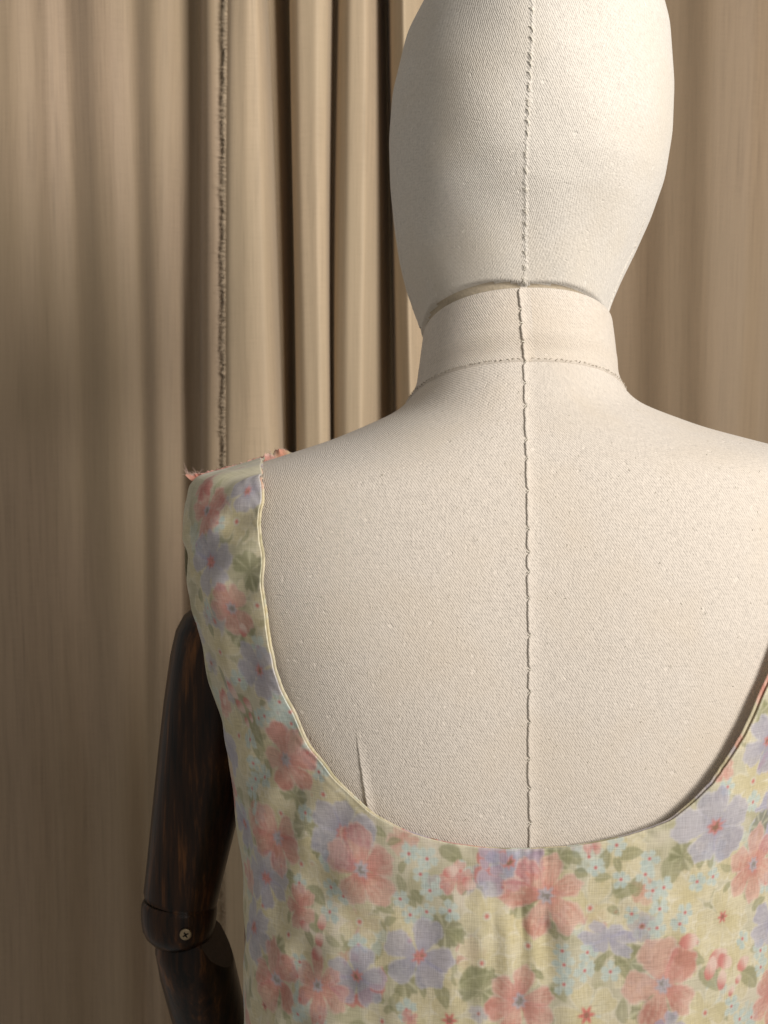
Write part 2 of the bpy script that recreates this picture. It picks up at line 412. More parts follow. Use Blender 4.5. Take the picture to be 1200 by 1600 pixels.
def resample(poly, step):
    p = np.array(poly, float); L = np.concatenate([[0], np.cumsum(np.hypot(*np.diff(p, axis=0).T))])
    q = np.arange(0, L[-1], step); return np.stack([np.interp(q, L, p[:, 0]), np.interp(q, L, p[:, 1])], -1)
def smooth_path(pts, k=3):
    p = np.array(pts)
    for _ in range(k): p[1:-1] = 0.25 * p[:-2] + 0.5 * p[1:-1] + 0.25 * p[2:]
    return p

def seam_fold(name, B, poly, mat, parent, uvf, width=0.0075, h=0.0009, period=0.014, pinch=0.0006, taper=False, seed=0, step=1.2, flipside=1, R=None):
    """a folded canvas edge lying on the surface: proud on one side, blending into the cloth on the other"""
    r = np.random.default_rng(seed); pts = []; nn = []
    for x, y in resample(poly, step):
        q = hit(B, x, y)
        if q: pts.append(q[0]); nn.append(q[1])
    pts = smooth_path([tuple(p) for p in pts], 4); nn = smooth_path([tuple(n) for n in nn], 10)
    n = len(pts); L = np.concatenate([[0], np.cumsum(np.linalg.norm(np.diff(pts, axis=0), axis=1))])
    knots = [0.0]
    while knots[-1] < L[-1]: knots.append(knots[-1] + period * r.uniform(0.6, 1.5))
    knots = np.array(knots)
    prof = [(-0.0004, -0.9), (-0.00015, 0.2), (0.0, 0.78), (0.00035, 1.0), (0.0009, 0.85), (0.0017, 0.50), (0.0028, 0.20), (width * .6, 0.05), (width, -0.08)]
    V = []; stitches = []
    tang = np.gradient(pts, axis=0); tang /= np.linalg.norm(tang, axis=1, keepdims=True)
    for i in range(n):
        nv = nn[i] / np.linalg.norm(nn[i]); b = np.cross(tang[i], nv); b *= flipside
        if b[0] * flipside < 0: b = -b
        dk = np.min(np.abs(L[i] - knots)); pk = math.exp(-(dk / 0.0013) ** 2)
        env = min(1, i / 25 + (0 if taper else 1)) * (min(1, 0.2 + i / n * 1.2) if taper else 1)
        sc = pinch * (pk - 0.4) + 0.00012 * math.sin(L[i] * 700 + seed)
        for (o, hh) in prof:
            hv = h * hh * (1 - 0.55 * pk * (o < 0.002)) * env
            q = pts[i] + b * (o + (sc if o < 0.002 else 0)); hh2 = hv if hh > 0 else h * hh
            if R is not None:
                a_, z_ = R.inv(q); q = R.raw(a_, z_)
            V.append(q + nv * hh2)
    m = len(prof)
    UV = []
    for v in V: UV.append(uvf(v))
    o = mesh_obj(name, V, grid_faces(n, m, flip=True), mat, None, UV); adopt(o, parent)
    st = []
    for k in knots:
        if k <= 0.002 or k >= L[-1]: continue
        p = np.array([np.interp(k, L, pts[:, c]) for c in range(3)]); nv = np.array([np.interp(k, L, nn[:, c]) for c in range(3)])
        t = np.array([np.interp(k, L, tang[:, c]) for c in range(3)]); b = np.cross(t, nv); b = b if b[0] > 0 else -b
        b = b * flipside
        sl = r.uniform(-0.0012, 0.0006)
        st.append([p - b * .0007 + nv * .0000 - t * sl, p - b * .0002 + nv * h * .6 - t * sl * .4, p + b * .0006 + nv * h * .75 + t * sl * .3, p + b * .0013 + nv * h * .35 + t * sl])
    if st: adopt(threads('stitching', [[Vector(q) for q in s] for s in st], THREAD, None, 0.00030, 5), parent)
    return o
def uv_body(v):
    a, z = BODY.inv(v); return tuple(uvb(a, z))

seam_fold('back_seam', B_TORSO, [(819, 566), (821, 640), (823, 720), (825, 800), (825, 900), (827, 1000), (827, 1100), (826, 1200), (828, 1260), (828, 1345)],
          CANVAS, torso, uv_body, h=0.0010, period=0.0155, pinch=.0012, seed=2, R=BODY)
seam_fold('dart_seam', B_TORSO, [(552, 1140), (558, 1175), (566, 1220), (574, 1262), (580, 1300)], CANVAS, torso, uv_body, h=0.0012, period=0.05, taper=True, seed=5, R=BODY, width=.006)

lint = []
for i in range(260):
    q = hit(B_TORSO, random.uniform(420, 1200), random.uniform(600, 1330))
    if not q: continue
    p, n = q; t = n.orthogonal().normalized(); t.rotate(Matrix.Rotation(random.uniform(0, 6.28), 3, n)); L = random.uniform(.0004, .0016); w = n.cross(t)
    lint.append([p - t * L * .5 + n * .0001, p + w * random.uniform(-.3, .3) * L + n * random.uniform(.0002, .0005), p + t * L * .5 + n * .0002])
adopt(threads('lint', lint, THREAD, None, .00016), torso)
# ------------------------------------------------------------------ collar
YN = 0.8175; TILT = 0.34
z_top_side = at(800, 523, YN).z; z_bot_side = at(800, 623, YN).z
def collar_pt(a, t, off=0.0):   # t 0 top .. 1 bottom
    w = np.interp(t, [0, .5, .8, 1], [.0535, .0553, .0575, .0606]) + off; b = np.interp(t, [0, .5, 1], [.0605, .0625, .0668]) + off
    f = np.interp(t, [0, 1], [.050, .056]) + off
    sa, ca = np.sin(a), np.cos(a); e = 2 / NEXP; x = w * np.sign(sa) * np.abs(sa) ** e; y = -np.where(ca > 0, b, f) * np.sign(ca) * np.abs(ca) ** e
    z = z_top_side + (z_bot_side - z_top_side) * t - (TILT - .07 * t) * y + 0.5 * SHEAR * x
    P_ = np.stack([X0 + x, YN + y, z + 0 * a], -1); k = sstep(.55, .98, t)
    if np.max(k) > 0:       # the lower edge is drawn tight onto the shoulders
        for i in range(len(P_)):
            a_, z_ = BODY.inv(P_[i]); q = BODY.raw(a_, z_) + BODY.nrm(a_, z_) * (.0007 + off); P_[i] = P_[i] * (1 - k[i]) + q * k[i]
    return P_
na = 300; rows = []; uvr = []
aa = np.linspace(-math.pi, math.pi, na, endpoint=False)
for t, off in [(0.30, -.0030), (0.06, -.0026), (0.01, -.0022), (-0.006, -.0014), (-0.004, -.0006), (0.012, 0.0)] + [(t, 0.0006 * math.sin(t * 3)) for t in np.linspace(0.03, 0.97, 40)] + [(0.985, .0002), (1.0, -.0004), (1.003, -.0018), (0.96, -.004)]:
    rows.append(collar_pt(aa, np.full(na, t), off)); uvr.append(np.stack([aa * .058, np.full(na, -t * .045 + off * 4)], -1))
colv = np.concatenate(rows); collar = mesh_obj('neck_collar', colv, grid_faces(len(rows), na, wrap=True), CANVAS_COLLAR, None, np.concatenate(uvr)); adopt(collar, mann)
B_COL = bvh(colv, grid_faces(len(rows), na, wrap=True))
def uv_col(v): return (math.atan2(v[0] - X0, YN - v[1]) * .058, (v[2] - 1.42))
seam_fold('collar_seam', B_COL, [(811, 450), (813, 480), (815, 515), (818, 545), (820, 572)], CANVAS_COLLAR, collar, uv_col, width=.006, h=0.0013, period=0.0085, pinch=.0009, seed=9, step=1.0)
# running stitches that join collar and shoulders
st = []
for k in range(64):
    a0 = -1.55 + 3.1 * k / 63 + random.uniform(-.006, .006); pts = []
    for j in range(4):
        a = a0 + j * 0.009
        p = collar_pt(np.array([a]), np.array([0.985 + random.uniform(-.012, .012)]), 0.0003 + (0.0004 if j in (1, 2) else -.0004))[0]; pts.append(p)
    st.append(pts)
adopt(threads('stitching', st, THREAD_TAN, None, 0.00026, 4), collar)

# ------------------------------------------------------------------ head
HT = np.array([  # py, left px, right px, back, front
 (-112, 850, 858, .012, .012), (-105, 815, 890, .036, .036), (-88, 765, 935, .060, .060), (-60, 717, 977, .079, .079), (-30, 687, 1004, .090, .090), (0, 665, 1024, .0965, .097),
 (60, 633, 1040, .102, .102), (150, 611, 1047, .1035, .106), (220, 606, 1045, .101, .107), (290, 608, 1034, .0955, .107), (350, 614, 1014, .0885, .105), (400, 622, 992, .0805, .100),
 (440, 632, 972, .0735, .085), (475, 645, 957, .0670, .066), (505, 656, 947, .0615, .054), (545, 660, 943, .0555, .048), (600, 666, 938, .052, .046)])
YH = 0.825
hx, hl = smooth_tab(HT[:, 0], HT[:, 1], 8); _, hr = smooth_tab(HT[:, 0], HT[:, 2], 8); _, hb = smooth_tab(HT[:, 0], HT[:, 3], 8); _, hf = smooth_tab(HT[:, 0], HT[:, 4], 8)
hl[0] = hr[0] = 0.5 * (hl[0] + hr[0])
rows = []; uvr = []; nh = 340; na = 260; HSTEP = []
aa = np.linspace(-math.pi, math.pi, na, endpoint=False)
pys = np.concatenate([np.linspace(-112, -60, 60), np.linspace(-59, 600, nh - 60)])
for py in pys:
    l = np.interp(py, hx, hl); r_ = np.interp(py, hx, hr); b = np.interp(py, hx, hb); f = np.interp(py, hx, hf)
    pl = at(l, py, YH); pr = at(r_, py, YH); xc = 0.5 * (pl.x + pr.x); w = 0.5 * (pr.x - pl.x) * 0.992
    if py <= -111.9: w = b = f = 0.002
    sa, ca = np.sin(aa), np.cos(aa); e = 2 / 2.08
    x = w * np.sign(sa) * np.abs(sa) ** e; y = -np.where(ca > 0, b, f) * np.sign(ca) * np.abs(ca) ** e
    tl = TILT * sstep(230, 530, py)
    z = pl.z - tl * y + 0 * aa
    # slight padding unevenness
    y = y * (1 + 0.006 * np.sin(5 * aa + py * 0.02) + 0.004 * np.sin(9 * aa - py * 0.031))
    stp = 513 - np.where(aa < 0, 8, 5) * np.sin(math.pi * np.clip((np.abs(aa) - .04) / 1.3, 0, 1)) ** .6; ins = sstep(stp, stp + 6, py); HSTEP.append(ins)
    sc = 1 - .05 * ins; x = x * sc; y = y * sc
    rows.append(np.stack([xc + x, YH + y, z], -1)); uvr.append(np.stack([aa * .09, np.full(na, pl.z)], -1))
hv = np.concatenate(rows); hf_ = grid_faces(nh, na, wrap=True)
top = len(hv)
head = mesh_obj('head', hv, hf_, CANVAS_HEAD, None, np.concatenate(uvr)); adopt(head, mann)
head.data.materials.append(LINING); head.data.polygons.foreach_set('material_index', (np.array(HSTEP)[:-1].ravel() > .5).astype(np.int32))
B_HEAD = bvh(hv, hf_)
def uv_head(v): return (math.atan2(v[0] - X0, YH - v[1]) * .09, v[2])

def ridge(name, B, poly, mat, parent, uvf, w=0.0022, h=0.0007, seed=1, step=1.0, jag=0.0004):
    r = np.random.default_rng(seed); pts = []; nn = []
    for x, y in resample(poly, step):
        q = hit(B, x, y)
        if q: pts.append(tuple(q[0])); nn.append(tuple(q[1]))
    pts = smooth_path(pts, 4); nn = smooth_path(nn, 10); n = len(pts)
    tang = np.gradient(pts, axis=0); tang /= np.linalg.norm(tang, axis=1, keepdims=True)
    jx = smooth_path(r.normal(0, jag, (n, 1)), 2)[:, 0] * 2; jh = smooth_path(r.normal(0, .25, (n, 1)), 1)[:, 0]
    prof = [(-1, -.3), (-.6, .12), (-.3, .35), (-.12, .85), (0, 1), (.14, .8), (.3, .4), (.6, .15), (1, -.3)]
    V = []
    for i in range(n):
        nv = nn[i] / np.linalg.norm(nn[i]); b = np.cross(tang[i], nv); b = b if b[0] > 0 else -b
        for o, hh in prof: V.append(pts[i] + b * (o * w + jx[i] * (abs(o) < .9)) + nv * (h * hh * (1 + jh[i] * (hh > .3))))
    o = mesh_obj(name, V, grid_faces(n, len(prof), flip=True), mat, None, [uvf(v) for v in V]); adopt(o, parent)
    return o, pts, nn, tang
hs, hp, hn, ht_ = ridge('centre_seam', B_HEAD, [(833, -40), (832, 0), (831, 60), (828, 120), (825, 190), (822, 260), (821, 340), (820, 420), (818, 456)], CANVAS_HEAD, head, uv_head, w=.0020, h=.00034)
st = []
k = 6
while k < len(hp) - 8:
    nv = hn[k] / np.linalg.norm(hn[k]); b = np.cross(ht_[k], nv); b = b if b[0] > 0 else -b; t = ht_[k]; L = random.uniform(.0010, .0018); s = random.choice((-1, 1, 1))
    st.append([hp[k] - b * L * .8 + nv * .0003, hp[k] + nv * .00085 + t * .0006, hp[k] + b * L * s * .4 + nv * .0006 + t * .0022, hp[k] + b * L * .3 + nv * .0003 + t * .0034])
    k += random.randint(12, 34)
adopt(threads('stitching', [[Vector(q) for q in s] for s in st], THREAD, None, 0.00030, 5), hs)
# side panel seams of the head
ridge('side_seam', B_HEAD, [(614, 300), (622, 370), (632, 430), (645, 480), (657, 512)], CANVAS_HEAD, head, uv_head, w=.0014, h=.0005, seed=4, jag=.0001)
ridge('side_seam', B_HEAD, [(1008, 340), (990, 390), (972, 425), (958, 460), (948, 490)], CANVAS_HEAD, head, uv_head, w=.0014, h=.0006, seed=6, jag=.0001)

# ------------------------------------------------------------------ wooden arms
BEVEL = plain_cloth('bevel_wood', (0.062, 0.047, 0.037), 300, rough=.55)  # paler grey-brown tone for the cut face of the forearm
def lathe(axis_pts, radii, ns=40, caps=True):
    V = []; n = len(axis_pts)
    ap = [Vector(p) for p in axis_pts]
    for i, p in enumerate(ap):
        t = (ap[min(n - 1, i + 1)] - ap[max(0, i - 1)]).normalized(); s = t.cross(Vector((0, 1, 0))).normalized(); w = t.cross(s)
        for k in range(ns):
            an = 2 * math.pi * k / ns; V.append(p + (s * math.cos(an) + w * math.sin(an)) * radii[i])
    F = [tuple(int(v) for v in q) for q in grid_faces(n, ns, wrap=True)]
    if caps: F.append(tuple(range(ns))); F.append(tuple(range((n - 1) * ns, n * ns))[::-1])
    return V, F
def lerp_axis(pa, pb, ts): return [Vector(pa).lerp(Vector(pb), t) for t in ts]

def build_arm(mirror):
    def mx(p):
        p = Vector(p)
        if mirror: p = Vector((2 * X0 - p.x, p.y, p.z + 2 * SHEAR * (X0 - p.x)))
        return p
    Ya = 0.850
    top = at(362, 940, Ya); elb = at(281, 1408, Ya); end = at(276, 1484, Ya)
    ts = [0, .012, .035, .07, .12, .2, .35, .5, .65, .8, .92, .985, 1.0]
    rad = [.004, .013, .0215, .027, .0300, .0308, .0300, .0284, .0266, .0247, .0232, .0226, .0216]
    V, F = lathe([mx(p) for p in lerp_axis(top, elb, ts)], rad)
    ua = mesh_obj('upper_arm', V, F, WOOD); adopt(ua, mann)
    te = [0, .04, .10, .2, .4, .6, .75, .87, .95, 1.0]
    V, F = lathe([mx(p) for p in lerp_axis(elb, end, te)], [.0212, .0224, .0229, .0230, .0226, .0214, .0190, .0150, .0105, .004])
    el = mesh_obj('elbow_joint', V, F, WOOD); adopt(el, mann)
    # forearm: runs down and forward, with a flat bevel planed on its inner side
    f0 = at(292, 1448, Ya - .001); f1 = at(345, 1660, Ya + .045); d = (f1 - f0)
    f2 = f0 + d * 2.9
    V, F = lathe([mx(p) for p in lerp_axis(f0, f2, [0, .015, .04, .1, .2, .35, .55, .75, .92, .97, 1.0])], [.010, .0185, .0222, .0234, .0232, .0226, .021, .0185, .0165, .014, .006], ns=72)
    me = bpy.data.meshes.new('forearm'); me.from_pydata([tuple(v) for v in V], [], F)
    bm = bmesh.new(); bm.from_mesh(me)
    pc = at(355, 1500, Ya + .004); pn = Vector((0.84, -0.27, 0.47)).normalized()
    if mirror: pc = mx(pc); pn.x = -pn.x
    g = bmesh.ops.bisect_plane(bm, geom=bm.verts[:] + bm.edges[:] + bm.faces[:], plane_co=pc, plane_no=pn, clear_outer=True)
    ed = [e for e in g['geom_cut'] if isinstance(e, bmesh.types.BMEdge)]
    fl_ = bmesh.ops.holes_fill(bm, edges=ed)['faces']
    for q_ in fl_: q_.material_index = 1
    bmesh.ops.recalc_face_normals(bm, faces=bm.faces)
    bm.to_mesh(me); bm.free()
    me.materials.append(WOOD); me.materials.append(BEVEL)
    for p in me.polygons: p.use_smooth = len(p.vertices) == 4
    fa = bpy.data.objects.new('forearm', me); C.objects.link(fa); adopt(fa, mann)
    # screw in the elbow
    sc = mx(at(290, 1460, Ya - .0222)); nrm = Vector((0.12 if not mirror else -.12, -1, -0.1)).normalized()
    q = nrm.to_track_quat('Z', 'Y').to_matrix()
    V = []; ns = 28
    for r_, h in [(.0036, -.002), (.0036, .0002), (.0034, .0006), (.0026, .0008), (.0001, .0009)]:
        for k in range(ns):
            an = 2 * math.pi * k / ns; V.append(sc + q @ Vector((r_ * math.cos(an), r_ * math.sin(an), h)))
    s_ = mesh_obj('screw', V, grid_faces(5, ns, wrap=True), BRASS); adopt(s_, el)
    V = []; F = []
    for ang, ln in ((0.5, .0019), (0.5 + math.pi / 2, .0019), (1.28, .0010)):
        u = Vector((math.cos(ang), math.sin(ang), 0)); w = Vector((-math.sin(ang), math.cos(ang), 0)); b0 = len(V)
        for (i, j) in ((-1, -1), (1, -1), (1, 1), (-1, 1)): V.append(sc + q @ (u * ln * i + w * .00038 * j + Vector((0, 0, .00096 + .00001 * len(V)))))
        F.append((b0, b0 + 1, b0 + 2, b0 + 3))
    sl = mesh_obj('cross_slot', V, F, SLOT); adopt(sl, el)
build_arm(False); build_arm(True)

# ------------------------------------------------------------------ floral print, painted in fabric coordinates (metres)
RES = 0.0004; U_MIN, V_MIN = -0.30, 0.94
CW, CH = int(0.60 / RES), int(0.52 / RES)
def vnoise(cell, seed, w=CW, h=CH):
    r = np.random.default_rng(seed); gw, gh = int(w / cell) + 3, int(h / cell) + 3; g = r.random((gh, gw))
    x = np.arange(w) / cell; y = np.arange(h) / cell; x0 = x.astype(int); y0 = y.astype(int); fx = x - x0; fy = y - y0
    fx = fx * fx * (3 - 2 * fx); fy = fy * fy * (3 - 2 * fy)
    a = g[y0][:, x0]; b = g[y0][:, x0 + 1]; c = g[y0 + 1][:, x0]; d = g[y0 + 1][:, x0 + 1]
    return (a * (1 - fx) + b * fx) * (1 - fy)[:, None] + (c * (1 - fx) + d * fx) * fy[:, None]
NZ1 = 0.6 * vnoise(40, 1) + 0.4 * vnoise(14, 2); NZ2 = 0.6 * vnoise(70, 3) + 0.4 * vnoise(22, 4); NZ3 = 0.5 * vnoise(8, 5) + 0.5 * vnoise(3.5, 6); NZ4 = 0.55 * vnoise(110, 7) + .45 * vnoise(34, 8)
NF = vnoise(2.0, 9)
can = np.empty((CH, CW, 3))
cb0, cb1, cb2, cb3 = (np.array(lin(*c)) for c in ((217, 208, 182), (207, 200, 174), (224, 213, 192), (184, 178, 145)))
m = sstep(.35, .65, NZ2)[..., None]; can[:] = cb0 * (1 - m) + cb1 * m
m = sstep(.50, .75, NZ4)[..., None]; can = can * (1 - m) + cb2 * m
m = (0.8 * sstep(.50, .72, .6 * NZ1 + .4 * vnoise(26, 31)))[..., None]; can = can * (1 - m) + cb3 * m
def patch(u, v, R):
    cx = (u - U_MIN) / RES; cy = (v - V_MIN) / RES; r = R / RES * 1.5 + 3
    x0, x1 = max(0, int(cx - r)), min(CW, int(cx + r)); y0, y1 = max(0, int(cy - r)), min(CH, int(cy + r))
    if x1 - x0 < 2 or y1 - y0 < 2: return None
    X, Yy = np.meshgrid((np.arange(x0, x1) - cx) * RES, (np.arange(y0, y1) - cy) * RES)
    return (slice(y0, y1), slice(x0, x1)), X, Yy
def lay(sl, mask, colr):
    can[sl] = can[sl] * (1 - mask[..., None]) + colr * mask[..., None]
PAL = {  # inner, outer, edge, centre, dots
 'P': ((208, 130, 123), (222, 173, 160), (231, 204, 190), (180, 182, 190), (142, 132, 122)),
 'L': ((166, 162, 184), (188, 184, 198), (214, 209, 212), (212, 128, 116), (142, 116, 92)),
 'Y': ((213, 200, 158), (222, 211, 178), (238, 231, 211), (210, 112, 106), (210, 112, 106)),
 'B': ((188, 203, 197), (202, 212, 203), (222, 225, 213), (206, 108, 106), (206, 108, 106))}
PAL = {k: [np.array(lin(*c)) for c in v] for k, v in PAL.items()}
def flower(u, v, R, kind, rot=0.0, npet=5, alpha=0.9, centre=True, outline=False, sq=1.0, sqa=0.0, seed=0):
    p = patch(u, v, R)
    if p is None: return
    sl, X, Y_ = p
    ca, sa = math.cos(sqa), math.sin(sqa); X1 = X * ca + Y_ * sa; Y1 = (-X * sa + Y_ * ca) / sq
    rr = np.random.default_rng(int(abs(u * 7919 + v * 104729) * 1000) + seed)
    I, O, E, Cn, D = PAL[kind]
    n1, n2, n3 = NZ1[sl], NZ2[sl], NZ3[sl]
    if kind in 'PL': npet = npet + int(rr.random() < .35)
    order = rr.permutation(npet)
    for k in order:
        ph = rot + 2 * math.pi * k / npet + rr.normal(0, .10); c, s_ = math.cos(ph), math.sin(ph)
        L = R * 1.1 * rr.uniform(.84, 1.06); x = (X1 * c + Y1 * s_) / L; y = (-X1 * s_ + Y1 * c) / L
        wm = (2.05 / npet) * rr.uniform(.88, 1.15) * (0.86 if kind == 'B' else 1)
        xx = x * (1 + .16 * (n3 - .5) + .12 * (n1 - .5)) + .05 * np.cos(y / wm * 5 + rr.uniform(0, 6)) * sstep(.6, 1, x)
        t = np.clip(xx, 0, 1); hw = wm * np.sin(math.pi * np.clip(t, 0.0, 1) ** 2.0) ** .5 + 1e-4
        hw = hw * (1 + .25 * (n3 - .5)); q = np.abs(y) / hw
        sf = RES * 1.6 / (wm * L)
        mask = (1 - sstep(1 - sf, 1 + sf, q)) * (xx > 0.03) * (1 - sstep(1 - RES / L, 1, xx)) * alpha
        if outline:
            om = (1 - sstep(1.22, 1.34, q)) * (xx > .45) * (1 - sstep(1.06, 1.14, x)) * .8 * sstep(.35, .5, n1); lay(sl, om, PAL['P'][0])
        tone = rr.uniform(-.30, .30); deep = rr.random() < .3
        vein = .13 * np.sin(y / wm * 15 + 3 * n1) * sstep(.15, .5, t)
        f = sstep(.10, .95, (t if not deep else .75 - .5 * t) + tone + vein + .9 * (n1 - .5) + .5 * (n3 - .5) + .35 * (NF[sl] - .5))[..., None]
        colr = I * (1 - f) + O * f
        rim = (.8 * np.maximum(sstep(.80, .96, q), sstep(.90, .98, xx)) * sstep(.2, .5, t))[..., None]
        colr = colr * (1 - rim) + E * rim
        lay(sl, mask, colr * (1 + 0.12 * (NF[sl] - .5))[..., None])
    r = np.hypot(X1, Y1); th = np.arctan2(Y1, X1)
    if kind in 'PLY':      # pigment pooled round the heart
        lay(sl, (1 - sstep(.15, .45, r / R * (1 + .5 * (n1 - .5)))) * .45 * alpha, I * .92)
    if not centre: return
    if kind in 'PL':
        cr = R * .20 * (1 + .22 * np.cos(th * 7 + rot) + 0.7 * (n3 - .5)); lay(sl, (1 - sstep(.6, 1.15, r / cr)) * .8, Cn)
        lay(sl, (1 - sstep(.6, 1.0, r / (cr * .62))) * sstep(.40, .55, n3) * .9, D)
    elif kind == 'Y':
        lay(sl, (1 - sstep(.7, 1.1, r / 0.0026)) * .5, PAL['B'][2])
        cr = 0.0014 if centre is True else centre
        lay(sl, (1 - sstep(.6, 1.1, r / (cr * (1 + .35 * np.cos(th * 6))))) * .9, Cn)
        if cr > .002: lay(sl, (1 - sstep(.6, 1.0, r / (cr * .5))) * .7, PAL['L'][4])
    else:
        lay(sl, (1 - sstep(.7, 1.1, r / (R * .34))) * .5, PAL['B'][2]); lay(sl, (1 - sstep(.6, 1.1, r / 0.0011)) * .95, Cn)
LG = [np.array(lin(*c)) for c in ((158, 156, 118), (124, 126, 90), (194, 191, 156), (172, 170, 134))]
def leaf(u, v, L, ang, wd=0.30, alpha=0.72, dark=0.5, fan=False):
    p = patch(u, v, L)
    if p is None: return
    sl, X, Y_ = p; ca, sa = math.cos(ang), math.sin(ang); x = (X * ca + Y_ * sa) / L; y = (-X * sa + Y_ * ca) / L
    if fan:
        r = np.hypot(x, y) * 1.7; th = np.arctan2(y, x); n = 7
        edge = (0.72 + .22 * np.abs(np.cos(th * n / 2)) ** .5) * (1 + .2 * (NZ3[sl] - .5)) * (1 - .75 * sstep(2.3, 3.1, np.abs(th)))
        mask = (1 - sstep(.94, 1.03, r / edge)) * alpha
        vein = np.abs(np.sin(th * n / 2)) ; f = sstep(.15, .75, vein + .5 * (NZ1[sl] - .5))[..., None]
        colr = LG[2] * (1 - f) + (LG[1] * dark + LG[0] * (1 - dark)) * f
    else:
        t = np.clip(x + .5, 0, 1); hw = wd * np.sin(math.pi * t ** .8) ** .8 * (1 + .25 * (NZ3[sl] - .5)); bend = 0.10 * np.sin(math.pi * t)
        q = np.abs(y - bend) / np.maximum(hw, 1e-4); inside = (x > -.5) & (x < .5)
        mask = (1 - sstep(.86, 1.06, q)) * inside * alpha
        f = sstep(.3, .7, NZ1[sl] + .3 * np.sign(y - bend) * .5)[..., None]; colr = LG[0] * (1 - f) + (LG[1] * dark + LG[3] * (1 - dark)) * f
        ve = (.5 * np.exp(-((y - bend) / .03) ** 2))[..., None] * (L > .008); colr = colr * (1 - ve) + LG[2] * ve
    lay(sl, mask, colr)
def bud(u, v, R, ang):
    p = patch(u, v, R)
    if p is None: return
    sl, X, Y_ = p; ca, sa = math.cos(ang), math.sin(ang); x = X * ca + Y_ * sa; y = (-X * sa + Y_ * ca) / .68
    q = np.hypot(x, y) / R * (1 + .25 * (NZ3[sl] - .5)); f = sstep(.2, .9, NZ1[sl] * .6 + .6 * x / R + .3)[..., None]
    lay(sl, (1 - sstep(.85, 1.05, q)) * .9, PAL['P'][0] * (1 - f) + PAL['P'][2] * f)
def fab(px, py):
    q = hit(B_DRESS, px, py)
    if q is None: return None
    a, z = DRESS.inv(q[0]); return float(a2u(a)), z, q[0].y / FP
# outside the catalogued part the print goes on with the same motifs
rp = random.Random(21)
for kind, n, (ra, rb_) in (('G', 260, (.010, .022)), ('Y', 110, (.012, .018)), ('P', 75, (.014, .021)), ('L', 75, (.014, .021)), ('B', 300, (.004, .0055))):
    for i in range(n):
        u = rp.uniform(U_MIN, -U_MIN); v = rp.uniform(V_MIN, V_MIN + .52); R = rp.uniform(ra, rb_)
        inview = -0.21 < u < 0.135 and v > float(zpy(1615))
        if inview: continue
        if kind == 'G': leaf(u, v, R, rp.uniform(0, 6.28), rp.uniform(.2, .4), fan=rp.random() < .3)
        else: flower(u, v, R, kind, rp.uniform(0, 6.28), rp.choice((5, 5, 6)))
# faint under-layer in view
for i in range(150):
    u = rp.uniform(-.21, .15); v = rp.uniform(float(zpy(1620)), float(zpy(740))); flower(u, v, rp.uniform(.010, .016), 'Y', rp.uniform(0, 6.28), 5, alpha=.7, centre=False)
for i in range(320):
    u = rp.uniform(-.21, .15); v = rp.uniform(float(zpy(1620)), float(zpy(740))); leaf(u, v, rp.uniform(.006, .014), rp.uniform(0, 6.28), rp.uniform(.16, .3), alpha=.6, dark=.45)
for i in range(150):
    u = rp.uniform(-.21, .15); v = rp.uniform(float(zpy(1620)), float(zpy(740))); flower(u, v, rp.uniform(.0045, .0095), rp.choice('PLYYBB'), rp.uniform(0, 6.28), 5, alpha=.5, centre=rp.random() < .5)
YEL = [(367, 815, 34), (346, 1018, 42), (372, 1150, 42), (505, 1240, 42), (435, 1272, 40), (487, 1350, 44), (414, 1414, 36), (452, 1460, 38), (412, 1572, 44, .0026), (761, 1430, 50),
       (825, 1477, 44), (753, 1503, 44), (561, 1441, 42), (921, 1418, 46), (1128, 1432, 54, .0030), (916, 1586, 52, .0042), (1099, 1581, 46), (1170, 1217, 44), (703, 1592, 40, .0036), (640, 1470, 26), (470, 1350, 30), (1010, 1560, 24), (820, 1300, 20), (1085, 1470, 30)]
for q in YEL:
    f = fab(q[0], q[1])
    if f: flower(f[0], f[1], q[2] * f[2], 'Y', rp.uniform(0, 6.28), 5, alpha=.8, centre=(q[3] if len(q) > 3 else True))
